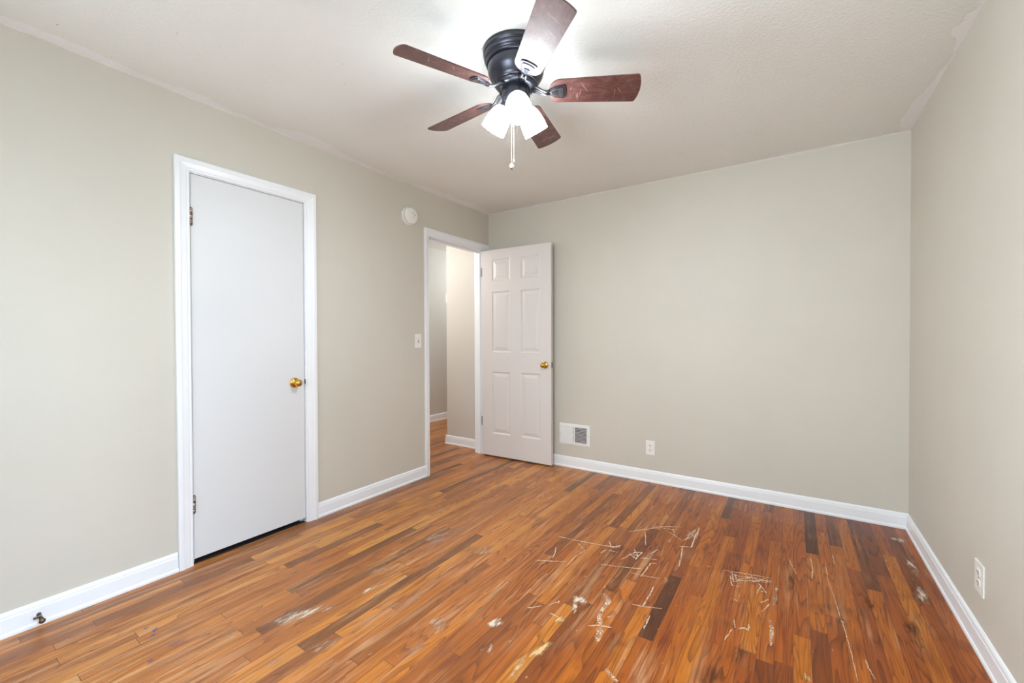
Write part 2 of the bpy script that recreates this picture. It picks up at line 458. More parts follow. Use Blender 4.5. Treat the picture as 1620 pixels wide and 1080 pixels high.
# ================================================================== SETTING
LINES = [(4,[(1.441,-1.262),(1.59,-1.244),(1.727,-1.217),(1.805,-1.184)]),
(3,[(1.777,-0.977),(1.867,-0.875),(1.931,-0.788),(2.046,-0.723)]),
(3,[(1.864,-0.92),(1.892,-0.999),(1.917,-1.085)]),
(4,[(2.133,-0.686),(2.13,-0.788),(2.139,-0.965),(2.082,-0.994)]),
(3,[(2.097,-0.993),(2.112,-1.1),(2.126,-1.219)]),
(3,[(2.091,-0.895),(2.105,-0.762),(2.088,-0.83),(2.117,-0.712),(2.108,-0.857),(2.083,-0.905)]),
(3,[(2.073,-0.755),(2.126,-0.818),(2.089,-0.883)]),
(2,[(1.997,-0.79),(2.027,-0.856),(2.013,-0.972),(2.028,-0.949)]),
(3,[(1.469,-1.572),(1.546,-1.533),(1.623,-1.487)]),
(2.5,[(1.499,-1.384),(1.523,-1.44),(1.54,-1.502)]),
(2.5,[(1.579,-1.269),(1.652,-1.332),(1.635,-1.413),(1.637,-1.537)]),
(3,[(1.729,-1.209),(1.771,-1.206),(1.798,-1.164),(1.783,-1.21),(1.748,-1.216)]),
(2.5,[(1.734,-1.314),(1.748,-1.257),(1.817,-1.248)]),
(4,[(1.871,-1.258),(1.891,-1.199),(1.924,-1.177),(1.916,-1.262),(1.884,-1.238),(1.92,-1.214)]),
(3,[(1.874,-1.162),(1.912,-1.22),(1.919,-1.271)]),
(2.5,[(1.851,-1.316),(1.876,-1.244)]),
(2.5,[(1.963,-1.175),(1.989,-1.092)]),
(3,[(1.933,-1.24),(1.976,-1.223),(2.014,-1.208)]),
(2.5,[(1.78,-1.416),(1.841,-1.397),(1.916,-1.368),(1.973,-1.341)]),
(2,[(1.93,-1.409),(1.991,-1.403),(2.073,-1.381)]),
(3,[(2.02,-1.247),(1.993,-1.266),(1.993,-1.347),(1.989,-1.418)]),
(3,[(2.066,-1.467),(2.068,-1.549),(2.067,-1.643)]),
(2.5,[(2.023,-1.654),(2.071,-1.644),(2.14,-1.613)]),
(2.5,[(1.646,-1.932),(1.673,-1.91),(1.691,-1.885)]),
(2,[(1.714,-1.868),(1.742,-1.811),(1.744,-1.833)]),
(3.5,[(2.11,-1.687),(2.111,-1.741),(2.112,-1.786)]),
(9,[(1.887,-1.652),(1.928,-1.689),(1.926,-1.751),(1.931,-1.819),(1.958,-1.862)]),
(12,[(1.958,-1.862),(1.97,-1.911),(1.983,-1.957)]),
(4,[(1.916,-1.893),(1.952,-1.866),(2.0,-1.851)]),
(3,[(1.961,-1.799),(1.975,-1.783)]),
(7,[(2.061,-2.07),(2.086,-2.089),(2.115,-2.104)]),
(2.5,[(1.745,-1.91),(1.79,-1.912)]),
(3,[(1.925,-0.807),(1.947,-0.808),(2.018,-0.791)]),
(2,[(1.723,-1.149),(1.762,-1.212)]),
(2,[(1.982,-0.843),(2.037,-0.877),(2.075,-0.911)]),
(2.2,[(2.322,-1.128),(2.412,-1.104),(2.532,-1.079)]),
(2.2,[(2.353,-1.133),(2.392,-1.147),(2.47,-1.115),(2.53,-1.124)]),
(2.2,[(2.363,-1.186),(2.404,-1.188),(2.487,-1.133)]),
(2.2,[(2.356,-1.161),(2.374,-1.254),(2.409,-1.24)]),
(2.2,[(2.412,-1.104),(2.45,-1.167),(2.525,-1.099)]),
(2.2,[(2.374,-1.139),(2.388,-1.189),(2.447,-1.121),(2.503,-1.141),(2.533,-1.103)]),
(2.2,[(2.359,-1.118),(2.378,-1.214),(2.418,-1.169)]),
(2.2,[(2.481,-1.165),(2.515,-1.232),(2.493,-1.229)]),
(2.2,[(2.445,-1.102),(2.457,-1.162),(2.509,-1.09)]),
(2.2,[(2.479,-1.256),(2.49,-1.178)]),
(6,[(2.553,-1.15),(2.553,-1.241),(2.545,-1.324)]),
(6,[(2.539,-1.442),(2.548,-1.505),(2.547,-1.614)]),
(3,[(2.495,-1.329),(2.512,-1.309),(2.525,-1.28)]),
(2,[(2.506,-1.399),(2.533,-1.311)]),
(1.5,[(2.756,-0.762),(2.76,-0.963),(2.773,-1.096),(2.785,-1.259),(2.795,-1.368),(2.801,-1.502),(2.806,-1.648)]),
(1.8,[(2.839,-1.505),(2.846,-1.558),(2.856,-1.601)]),
(2.5,[(2.695,-0.739),(2.7,-0.864),(2.694,-0.978)]),
(2,[(2.411,-1.522),(2.42,-1.576)]),
(3,[(2.433,-1.574),(2.455,-1.553),(2.468,-1.567),(2.466,-1.522)]),
(2,[(2.383,-1.369),(2.41,-1.369)]),
(2,[(2.394,-1.676),(2.414,-1.586)]),
(2,[(2.599,-0.82),(2.632,-0.97)]),
(2,[(2.794,-0.634),(2.798,-0.756)]),
(3,[(2.244,-1.131),(2.261,-1.13)]),
(3,[(2.142,-0.843),(2.128,-0.676)])]
BLOBS = [(1.79,-1.764,1.836,-1.749,0.05,1.0,0),
(1.799,-1.774,1.842,-1.864,0.02,0.9,0),
(1.8,-2.183,1.832,-2.062,0.035,0.9,1),
(1.787,-1.948,1.818,-1.893,0.03,0.9,1),
(1.799,-2.301,1.805,-2.179,0.045,0.7,1),
(1.87,-1.663,1.926,-1.674,0.04,0.6,2),
(1.432,-1.006,1.463,-0.817,0.05,0.6,2),
(2.068,-1.43,2.115,-1.344,0.06,0.5,1),
(1.734,-1.685,1.779,-1.62,0.06,0.5,2),
(2.024,-1.512,2.082,-1.54,0.05,0.4,2),
(0.806,-2.618,0.913,-2.395,0.07,0.75,0),
(1.111,-2.473,1.18,-2.098,0.085,0.6,2),
(0.874,-1.869,0.912,-1.405,0.06,0.7,2),
(0.827,-2.154,0.893,-2.024,0.05,0.5,0),
(0.948,-2.268,0.962,-2.156,0.03,0.8,0),
(1.308,-2.383,1.403,-2.12,0.04,0.45,0),
(1.397,-2.423,1.431,-2.315,0.06,0.5,2),
(1.027,-2.735,1.042,-2.68,0.04,0.7,2),
(1.398,-2.27,1.411,-2.191,0.05,0.55,0),
(1.579,-2.116,1.595,-2.07,0.045,1.0,0),
(1.112,-1.687,1.243,-1.627,0.06,0.55,0),
(1.102,-2.593,1.13,-2.513,0.05,0.5,0),
(0.629,-2.83,0.636,-2.772,0.06,0.6,2),
(1.642,-2.25,1.655,-2.205,0.05,0.5,0),
(0.743,-2.806,0.748,-2.712,0.04,0.45,0),
(1.195,-2.635,1.221,-2.574,0.04,0.5,0),
(-0.15,-0.764,-0.037,-0.552,0.1,0.45,0),
(0.222,-0.716,0.377,-0.615,0.12,0.45,2),
(0.478,-0.61,0.817,-0.266,0.2,0.25,2),
(1.084,-1.656,1.261,-1.619,0.08,0.5,0),
(1.151,-1.879,1.205,-1.865,0.04,0.5,0),
(1.1,-0.777,1.131,-0.712,0.04,0.5,0),
(0.813,-1.723,0.878,-1.591,0.06,0.6,0),
(3.108,-0.21,3.162,-0.229,0.07,0.7,0),
(3.13,-0.425,3.129,-0.682,0.04,0.7,0),
(3.114,-0.786,3.104,-0.928,0.035,0.8,0),
(3.177,-0.571,3.178,-0.707,0.04,0.5,0),
(2.491,-0.275,2.574,-0.272,0.05,0.45,1),
(2.308,-0.175,2.344,-0.19,0.04,0.5,1),
(2.657,-1.713,2.672,-1.737,0.03,0.8,1),
(2.781,-1.276,2.789,-1.299,0.02,0.7,0),
(3.012,-1.329,3.036,-1.325,0.03,0.5,0),
(0.457,-2.894,0.444,-2.88,0.014,1,3),
(0.407,-2.909,0.412,-2.898,0.01,0.9,3),
(0.488,-2.909,0.48,-2.897,0.012,0.7,3),
(0.644,-2.964,0.642,-2.952,0.012,0.8,3),
(0.603,-2.893,0.628,-2.843,0.035,0.4,3),
(0.59,-3.067,0.604,-3.022,0.05,0.5,2),
(0.749,-2.927,0.77,-2.884,0.05,0.5,2),
(0.687,-2.946,0.724,-2.821,0.07,0.5,2)] + [
(2.455,-1.70,2.44,-1.78,0.07,0.9,4),
(2.39,-1.84,2.37,-1.95,0.08,0.9,4),
(3.03,-1.12,3.02,-1.27,0.055,1.0,4),
(2.61,-0.95,2.61,-1.18,0.055,0.8,4),
(2.80,-1.25,2.79,-1.33,0.05,0.7,4),
(2.90,-1.02,2.90,-1.12,0.05,0.8,4),
(1.20,-1.62,1.10,-1.70,0.10,0.5,4),
(0.32,-1.60,0.34,-1.40,0.05,0.5,4)]

# ---- floor: one continuous oak floor running through the doorway into the hall
bm = bmesh.new()
fl = bm.verts.layers.float.new('fade')
box(bm, -1.80, W+0.14, -D-0.14, 2.12, -0.10, 0.0)
zz = 0.0004
for wd, pts in LINES:                       # scratches: ragged ribbons of lost finish
    wd = wd*0.0010
    fine = []
    for a, b in zip(pts, pts[1:]):
        for k in range(4):
            t = k/4.0
            fine.append((a[0]+(b[0]-a[0])*t, a[1]+(b[1]-a[1])*t))
    fine.append(pts[-1])
    L, R = [], []
    for i, (px, py) in enumerate(fine):
        q0, q1 = fine[max(i-1, 0)], fine[min(i+1, len(fine)-1)]
        dx, dy = q1[0]-q0[0], q1[1]-q0[1]
        dl = math.hypot(dx, dy) or 1.0
        nx, ny = -dy/dl, dx/dl
        h = wd*random.uniform(0.75, 1.35)*(0.5 if i in (0, len(fine)-1) else 1.0)
        jx, jy = random.uniform(-1, 1)*0.0012, random.uniform(-1, 1)*0.0012
        a = bm.verts.new((px+nx*h+jx, py+ny*h+jy, zz)); b = bm.verts.new((px-nx*h+jx, py-ny*h+jy, zz))
        a[fl] = b[fl] = random.uniform(0.7, 1.0) if wd < 0.0045 else random.uniform(0.45, 0.85)
        L.append(a); R.append(b)
    for i in range(len(L)-1):
        f = bm.faces.new((L[i], R[i], R[i+1], L[i+1])); f.material_index = 1
    zz += 0.000004
for x0, y0, x1, y1, wd, al, ci in BLOBS:    # worn patches: rings that fade outward, stretched along the boards
    cx, cy = (x0+x1)/2, (y0+y1)/2
    if ci < 3: wd *= 1.3
    ln = math.hypot(x1-x0, y1-y0)/2 + wd*0.25
    ang = math.atan2(y1-y0, x1-x0)
    e = Vector((math.cos(ang), math.sin(ang))); nn = Vector((-e.y, e.x))
    N = 22
    prev = [bm.verts.new((cx, cy, zz))]
    prev[0][fl] = al
    wob = [random.uniform(0.8, 1.2) for _ in range(N)]
    for rad, fd in ((0.4, 0.95), (0.75, 0.65), (1.05, 0.3), (1.35, 0.0)):
        ring = []
        for k in range(N):
            t = 2*PI*k/N
            q = e*(math.cos(t)*ln*rad*wob[k]) + nn*(math.sin(t)*wd*0.5*rad*wob[k])
            v = bm.verts.new((cx+q.x, cy+q.y, zz)); v[fl] = al*fd
            ring.append(v)
        for k in range(N):
            j = (k+1) % N
            f = bm.faces.new((prev[0], ring[k], ring[j]) if len(prev) == 1 else (prev[k], ring[k], ring[j], prev[j]))
            f.material_index = 2+ci
        prev = ring
    zz += 0.000004
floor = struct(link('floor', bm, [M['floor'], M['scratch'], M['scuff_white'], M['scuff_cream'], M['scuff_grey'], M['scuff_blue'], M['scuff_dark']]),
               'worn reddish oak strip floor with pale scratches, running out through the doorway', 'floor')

# ---- ceiling
bm = bmesh.new()
box(bm, -1.80, W+0.14, -D-0.14, 2.12, H, H+0.1)
struct(link('ceiling', bm, M['ceiling']), 'off-white stippled ceiling with smooth repair strips along its edges', 'ceiling')

# ---- left wall, with the closet opening and the hall doorway
CL0, CL1, CLT = -2.606, -1.961, 2.062      # closet hole
DW0, DW1, DWT = -0.880, -0.068, 2.064      # hall doorway hole
bm = bmesh.new()
T = 0.115
for y0, y1, z0, z1 in ((-D-0.12, CL0, 0, H), (CL0, CL1, CLT, H), (CL1, DW0, 0, H), (DW0, DW1, DWT, H), (DW1, 0.035, 0, H)):
    box(bm, -T, 0, y0, y1, z0, z1)
struct(link('wall_left', bm, M['wall']), 'long greige wall with the closet door and the hall doorway', 'wall')

bm = bmesh.new(); box(bm, 0, W, 0, 0.12, 0, H)
struct(link('wall_back', bm, M['wall']), 'plain greige far wall behind the open panel door', 'wall')

bm = bmesh.new()
for y0, y1, z0, z1 in ((-D-0.12, WIN2[0], 0, H), (WIN2[0], WIN2[1], 0, WIN2[2]), (WIN2[0], WIN2[1], WIN2[3], H), (WIN2[1], 0.12, 0, H)):
    box(bm, W, W+0.12, y0, y1, z0, z1)
struct(link('wall_right', bm, M['wall']), 'greige wall at the right edge with one outlet low down', 'wall')

bm = bmesh.new()
for x0, x1, z0, z1 in ((0, WIN1[0], 0, H), (WIN1[0], WIN1[1], 0, WIN1[2]), (WIN1[0], WIN1[1], WIN1[3], H), (WIN1[1], W, 0, H)):
    box(bm, x0, x1, -D-0.12, -D, z0, z1)
struct(link('wall_rear', bm, M['wall']), 'greige window wall behind the viewer', 'wall')

# ---- hallway seen through the doorway
HX = -0.612
bm = bmesh.new(); box(bm, HX, 0.0, 0.035, 2.0, 0, H)
struct(link('wall_hall_end', bm, M['hall_wall']), 'cream lit wall end just outside the doorway', 'wall')
bm = bmesh.new(); box(bm, -1.74, -1.62, -1.14, 2.0, 0, H)
struct(link('wall_hall_far', bm, M['hall_wall']), 'shaded greige hallway wall seen through the doorway', 'wall')
bm = bmesh.new(); box(bm, -1.74, 0.0, 2.0, 2.12, 0, H)
struct(link('wall_hall_back', bm, M['hall_wall']), 'end wall of the hallway out of view', 'wall')
bm = bmesh.new(); box(bm, -1.74, -T, -1.26, -1.14, 0, H)
struct(link('wall_hall_front', bm, M['hall_wall']), 'near wall of the hallway out of view', 'wall')
bm = bmesh.new()
box(bm, -0.75, -0.70, -2.80, -1.60, 0, H); box(bm, -0.70, -T, -2.85, -2.80, 0, H); box(bm, -0.70, -T, -1.60, -1.55, 0, H)
struct(link('wall_closet', bm, M['hall_wall']), 'walls inside the closed closet', 'wall')

bm = bmesh.new(); box(bm, -0.70, -T, -2.80, -1.60, -0.01, 0.0015); box(bm, -T, -0.004, -2.5915, -1.9755, -0.01, 0.0015)  # dark sheet added to make the door gap look shaded
struct(link('floor_closet_shade', bm, M['closet_gap_shade']), 'added dark sheet giving the shade in the gap under the closet door', 'floor')

# ---- baseboards: cap bead, flat face, rounded shoe
def baseboard(name, a, b, nrm, mt, label, h=0.097):
    """a, b: ends on the wall line; nrm: unit vector into the room"""
    prof = [(0.0, 0.0), (0.0175, 0.0), (0.0185, 0.004), (0.0180, 0.012), (0.0150, 0.0175), (0.0128, 0.0185), (0.0124, 0.070),
            (0.0118, 0.074), (0.0100, 0.077), (0.0100, 0.083), (0.0082, 0.090), (0.0045, 0.0955), (0.0, h)]
    bm = bmesh.new()
    a, b, n = Vector((*a, 0)), Vector((*b, 0)), Vector((*nrm, 0))
    A = [bm.verts.new(a + n*d + Vector((0, 0, z))) for d, z in prof]
    B = [bm.verts.new(b + n*d + Vector((0, 0, z))) for d, z in prof]
    k = len(prof)
    for i in range(k):
        bm.faces.new((A[i], A[(i+1) % k], B[(i+1) % k], B[i]))
    bm.faces.new(A[::-1]); bm.faces.new(B)
    return struct(link(name, bm, mt), label, 'baseboard')
baseboard('baseboard_left', (0, -D), (0, -2.662), (1, 0), M['trim'], 'white baseboard left of the closet door, with the door stop on it')
baseboard('baseboard_left', (0, -1.898), (0, -0.917), (1, 0), M['trim'], 'white baseboard between the closet door and the hall doorway')
baseboard('baseboard_back', (0.02, 0), (W, 0), (0, -1), M['trim'], 'white baseboard along the far wall under the vent')
baseboard('baseboard_right', (W, -D), (W, -0.018), (-1, 0), M['trim'], 'white baseboard along the right wall under the outlet')
baseboard('baseboard_rear', (0.02, -D), (W-0.02, -D), (0, 1), M['trim'], 'white baseboard behind the viewer')
baseboard('baseboard_hall_end', (HX-0.018, 0.035), (-T, 0.035), (0, -1), M['trim'], 'short white baseboard on the cream wall end outside the doorway')
baseboard('baseboard_hall_side', (HX, 0.0165), (HX, 2.0), (-1, 0), M['trim'], 'white baseboard round the corner in the hallway')
baseboard('baseboard_hall_far', (-1.62, -1.14), (-1.62, 2.0), (1, 0), M['trim'], 'white baseboard on the shaded hallway wall')

# ---- door casings (mitred moulding), jambs and stops
def casing(bm, yl, yr, zt, wl, wr, wt, prof, x=0.0, z0=0.0):
    rows = []
    for t, h in prof:
        rows.append([bm.verts.new(c) for c in ((x+h, yl-wl*t, z0), (x+h, yl-wl*t, zt+wt*t), (x+h, yr+wr*t, zt+wt*t), (x+h, yr+wr*t, z0))])
    rows.append([bm.verts.new((x, v.co.y, v.co.z)) for v in rows[-1]])
    rows.insert(0, [bm.verts.new((x, v.co.y, v.co.z)) for v in rows[0]])
    for a, b in zip(rows, rows[1:]):
        for i in range(3):
            bm.faces.new((a[i], a[i+1], b[i+1], b[i]))
    for i in (0, 3):
        bm.faces.new([r[i] for r in rows])
PROF = [(0.0, 0.008), (0.05, 0.0105), (0.12, 0.0115), (0.16, 0.0095), (0.20, 0.0095), (0.26, 0.0125), (0.62, 0.0165),
        (0.70, 0.0190), (0.84, 0.0190), (0.90, 0.0175), (0.97, 0.0175), (1.0, 0.0160)]
bm = bmesh.new()
casing(bm, -2.594, -1.973, 2.052, 0.066, 0.073, 0.066, PROF)
struct(link('trim_1', bm, M['trim']), 'white moulded casing around the plain closet door', 'door casing')
bm = bmesh.new()
box(bm, -T, 0, CL0, -2.5915, 0, 2.0485); box(bm, -T, 0, -1.9755, CL1, 0, 2.0485); box(bm, -T, 0, CL0, CL1, 2.0485, CLT)
box(bm, -0.052, -0.040, -2.5915, -2.575, 0, 2.0485); box(bm, -0.052, -0.040, -1.992, -1.9755, 0, 2.0485); box(bm, -0.052, -0.040, -2.575, -1.992, 2.032, 2.0485)
struct(link('trim_2', bm, M['trim']), 'white jamb inside the closet opening', 'door jamb')
bm = bmesh.new()
casing(bm, -0.866, -0.082, 2.055, 0.049, 0.077, 0.064, PROF)
casing(bm, -0.866, -0.082, 2.055, 0.060, 0.060, 0.060, [(t, -h) for t, h in PROF], x=-T)
struct(link('trim_3', bm, M['trim']), 'white moulded casing around the hall doorway', 'door casing')
bm = bmesh.new()
JL, JR, JT = -0.862, -0.086, 2.050
box(bm, -T, 0, DW0, JL, 0, JT); box(bm, -T, 0, JR, DW1, 0, JT); box(bm, -T, 0, DW0, DW1, JT, DWT)
box(bm, -0.075, -0.041, JL, JL+0.012, 0, JT-0.012, bev=0.002); box(bm, -0.075, -0.041, JR-0.012, JR, 0, JT-0.012, bev=0.002)
box(bm, -0.075, -0.041, JL, JR, JT-0.012, JT, bev=0.002)
struct(link('trim_4', bm, M['trim']), 'white jamb and stop lining the hall doorway', 'door jamb')

# ---- knob builder: rosette + neck + ball, axis = local +x
def knob_bm(ball=0.0235, flat=0.82):
    bm = bmesh.new()
    prof = [(0.0, 0.0), (0.031, 0.0), (0.0315, 0.002), (0.029, 0.006), (0.021, 0.009), (0.013, 0.0105), (0.0105, 0.014), (0.0105, 0.026)]
    c = 0.026 + ball*flat
    for k in range(12):
        a = -PI/2 + 0.45 + (PI-0.45)*k/11.0
        prof.append((max(0.0, ball*math.cos(a)), c + ball*flat*math.sin(a)))
    prof[-1] = (0.0, prof[-1][1])
    lathe(bm, prof, 32, mat=Matrix.Rotation(PI/2, 4, 'Y'), close=False)
    return bm

def hinge_bm(knuckle_r=0.0065, h=0.089, leaf=0.016):
    """knuckle along z, leaf reaching along +y and -y at x=0"""
    bm = bmesh.new()
    n = 5
    for i in range(n):
        z0 = -h/2 + h*i/n + 0.0006; z1 = -h/2 + h*(i+1)/n - 0.0006
        lathe(bm, [(knuckle_r, z0), (knuckle_r, z1)], 16, mat=Matrix.Translation((knuckle_r*0.75, 0, 0)))
    lathe(bm, [(0.0, -h/2-0.006), (0.004, -h/2-0.0045), (0.0052, -h/2-0.001), (0.0052, -h/2+0.001)], 14, mat=Matrix.Translation((knuckle_r*0.75, 0, 0)))
    lathe(bm, [(0.0052, h/2-0.001), (0.0052, h/2+0.001), (0.004, h/2+0.0045), (0.0, h/2+0.006)], 14, mat=Matrix.Translation((knuckle_r*0.75, 0, 0)))
    box(bm, -0.001, 0.0022, -0.004, leaf, -h/2, h/2)
    return bm

# ---- closet door (flush slab)
bm = bmesh.new()
box(bm, -0.0365, -0.0015, -2.5885, -1.979, 0.028, 2.0455, bev=0.0015)
d1 = struct(link('door_1', bm, M['door']), 'plain flat white closet door, closed, with a brass knob', 'door')
k = link('door_knob', knob_bm(), M['brass'], d1, (-0.0015, -2.043, 0.906)); k['label'] = 'brass knob of the closet door'
for z, nm in ((1.820, 'brown upper hinge'), (0.318, 'half painted lower hinge')):
    hg = link('hinge', hinge_bm(0.0075, 0.088, 0.006), M['hinge'], d1, (-0.001, -2.589, z)); hg['label'] = nm
bm = bmesh.new(); box(bm, -0.0025, 0.001, -1.9795, -1.9725, 0.894, 0.922, bev=0.0005)
lt = link('latch', bm, M['slot'], d1); lt['label'] = 'dark latch'

# ---- hall door: six raised panels, swung open against the far wall
DWD, DTH, DZ0, DZ1 = 0.772, 0.035, 0.016, 2.046
cols = ((0.122, 0.335), (0.452, 0.660))
rows = ((0.235, 0.848), (1.038, 1.636), (1.742, 1.950))
def panel_face(bm, y, s):
    """door face at local y, outward direction s (-1 or +1)"""
    xs = sorted({0.0, DWD, *[v for c in cols for v in c]})
    zs = sorted({DZ0, DZ1, *[v for r in rows for v in r]})
    G = {(i, j): bm.verts.new((a, y, b)) for i, a in enumerate(xs) for j, b in enumerate(zs)}
    for i in range(len(xs)-1):
        for j in range(len(zs)-1):
            x0, x1, z0, z1 = xs[i], xs[i+1], zs[j], zs[j+1]
            ring = [G[i, j], G[i+1, j], G[i+1, j+1], G[i, j+1]]
            if (x0, x1) in cols and (z0, z1) in rows:
                for ins, dep in ((0.004, 0.0015), (0.010, 0.0065), (0.015, 0.0075), (0.021, 0.0075), (0.046, 0.0020), (0.049, 0.0016)):
                    nr = [bm.verts.new(c) for c in ((x0+ins, y-s*dep, z0+ins), (x1-ins, y-s*dep, z0+ins), (x1-ins, y-s*dep, z1-ins), (x0+ins, y-s*dep, z1-ins))]
                    for q in range(4):
                        bm.faces.new((ring[q], ring[(q+1) % 4], nr[(q+1) % 4], nr[q]))
                    ring = nr
            bm.faces.new(ring)
bm = bmesh.new()
panel_face(bm, -DTH, -1)
panel_face(bm, 0.0, 1)
for x0, x1, z0, z1 in ((0, 0, DZ0, DZ1), (DWD, DWD, DZ0, DZ1)):
    bm.faces.new([bm.verts.new(c) for c in ((x0, -DTH, z0), (x0, 0, z0), (x0, 0, z1), (x0, -DTH, z1))])
for z in (DZ0, DZ1):
    bm.faces.new([bm.verts.new(c) for c in ((0, -DTH, z), (DWD, -DTH, z), (DWD, 0, z), (0, 0, z))])
bmesh.ops.remove_doubles(bm, verts=bm.verts, dist=0.00002)
d2 = struct(link('door_2', bm, M['door_cream']), 'white six-panel door standing open against the far wall', 'door')
d2.location = (0.004, -0.091, 0)
d2.rotation_euler = (0, 0, math.radians(2.0))
kb = knob_bm(0.0255, 0.85)
bmesh.ops.transform(kb, matrix=Matrix.Rotation(-PI/2, 4, 'Z'), verts=kb.verts)
k = link('door_knob', kb, M['brass'], d2, (0.712, -DTH, 0.930)); k['label'] = 'brass knob facing the room'
kb = knob_bm(0.0235, 0.70)
bmesh.ops.transform(kb, matrix=Matrix.Scale(0.62, 4, (1, 0, 0)) @ Matrix.Rotation(0, 4, 'Z'), verts=kb.verts)
bmesh.ops.transform(kb, matrix=Matrix.Rotation(PI/2, 4, 'Z'), verts=kb.verts)
k = link('door_knob', kb, M['brass'], d2, (0.712, 0.0, 0.915)); k['label'] = 'brass knob on the wall side'
bm = bmesh.new()
box(bm, DWD-0.0005, DWD+0.0015, -DTH+0.006, -0.006, 0.902, 0.960, bev=0.0006)
box(bm, DWD, DWD+0.010, -DTH+0.011, -0.011, 0.920, 0.942, bev=0.002)
link('latch', bm, M['steel'], d2)
for z in (1.834, 1.05, 0.350):
    bm = bmesh.new()
    box(bm, -0.004, 0.0045, -DTH-0.0012, -DTH+0.002, z-0.044, z+0.044, bev=0.0005); box(bm, -0.004, -0.0002, -DTH+0.002, -0.002, z-0.044, z+0.044)
    for i in range(5):
        lathe(bm, [(0.006, z-0.044+0.0178*i), (0.006, z-0.044+0.0178*i+0.0168)], 14, mat=Matrix.Translation((-0.004, 0.004, 0)))
    if z != 1.05:
        link('hinge', bm, M['hinge_brown'], d2)
    else:
        bm.free()

# ---- windows behind the viewer (double hung)
def window(name, w, z0, z1, mat, label):
    """local x along the wall (centre 0), local y outward, wall face at y=0, wall 0.12 deep"""
    bm = bmesh.new()
    h = w/2
    box(bm, -h, -h+0.03, 0.0, 0.12, z0, z1); box(bm, h-0.03, h, 0.0, 0.12, z0, z1)
    box(bm, -h+0.03, h-0.03, 0.0, 0.12, z1-0.03, z1); box(bm, -h+0.03, h-0.03, 0.0, 0.12, z0, z0+0.03)
    for x0, x1, a, b in ((-h-0.065, -h, z0-0.02, z1+0.065), (h, h+0.065, z0-0.02, z1+0.065), (-h, h, z1, z1+0.065)):
        box(bm, x0, x1, -0.018, 0.0, a, b)
    box(bm, -h-0.085, h+0.085, -0.045, 0.0, z0-0.022, z0)
    bmesh.ops.transform(bm, matrix=mat, verts=bm.verts)
    fr = struct(link(name, bm, M['trim']), label, 'window')
    zm = (z0+z1)/2
    for y, a, b in ((0.045, z0+0.03, zm+0.02), (0.080, zm-0.02, z1-0.03)):
        bm = bmesh.new()
        x0, x1 = -h+0.03, h-0.03
        box(bm, x0, x0+0.04, y, y+0.03, a, b); box(bm, x1-0.04, x1, y, y+0.03, a, b)
        box(bm, x0+0.04, x1-0.04, y, y+0.03, a, a+0.04); box(bm, x0+0.04, x1-0.04, y, y+0.03, b-0.04, b)
        bmesh.ops.transform(bm, matrix=mat, verts=bm.verts)
        s = link('sash', bm, M['trim'], fr)
        bm = bmesh.new()
        box(bm, x0+0.04, x1-0.04, y+0.013, y+0.017, a+0.04, b-0.04)
        bmesh.ops.transform(bm, matrix=mat, verts=bm.verts)
        link('pane', bm, M['glass'], s)
m1 = Matrix.Translation(((WIN1[0]+WIN1[1])/2, -D, 0)) @ Matrix.Rotation(PI, 4, 'Z')
m2 = Matrix.Translation((W, (WIN2[0]+WIN2[1])/2, 0)) @ Matrix.Rotation(-PI/2, 4, 'Z')
window('window_1', WIN1[1]-WIN1[0], WIN1[2], WIN1[3], m1, 'double-hung window in the wall behind the viewer')
window('window_2', WIN2[1]-WIN2[0], WIN2[2], WIN2[3], m2, 'double-hung window in the right wall near the viewer')

# ================================================================== THINGS
# ---- ceiling fan with a three-lamp light kit
FX, FY = 1.5942, -1.9315
fan = empty('ceiling_fan', (FX, FY, H))
tag(fan, 'dark bronze five-blade ceiling fan with three lit frosted lamps', 'ceiling fan')
bm = bmesh.new()
lathe(bm, [(0.1436, 0.0), (0.1436, -0.016), (0.1415, -0.020), (0.1375, -0.022), (0.1375, -0.026), (0.1400, -0.029), (0.1400, -0.036),
           (0.1350, -0.043), (0.1285, -0.047), (0.1285, -0.0495), (0.1310, -0.052), (0.1310, -0.058), (0.1250, -0.061)], 64)
link('canopy', bm, M['bronze'], fan)
bm = bmesh.new()
lathe(bm, [(0.1225, -0.058), (0.1235, -0.072), (0.1225, -0.090), (0.1180, -0.106), (0.1100, -0.120), (0.1010, -0.131), (0.0960, -0.136),
           (0.0960, -0.141), (0.0900, -0.144)], 64)
link('motor_housing', bm, M['bronze'], fan)
bm = bmesh.new()
lathe(bm, [(0.088, -0.143), (0.088, -0.150), (0.082, -0.158), (0.070, -0.162), (0.060, -0.163)], 48)
link('flywheel', bm, M['bronze'], fan)
BZ = -0.1746
def blade_outline():
    o = []
    for i in range(13):                       # rounded root
        a = PI/2 + PI*i/12
        o.append((0.190 + 0.045*math.cos(a), 0.0575*math.sin(a)))
    tip = [(0.515, -0.0682), (0.5205, -0.0675), (0.5250, -0.0645)]
    for i in range(1, 10):
        t = -0.0645 + 0.129*i/10
        tip.append((0.5250 + 0.013*(1-(t/0.0645)**2), t))
    tip += [(0.5250, 0.0645), (0.5205, 0.0675), (0.515, 0.0682)]
    return o + tip
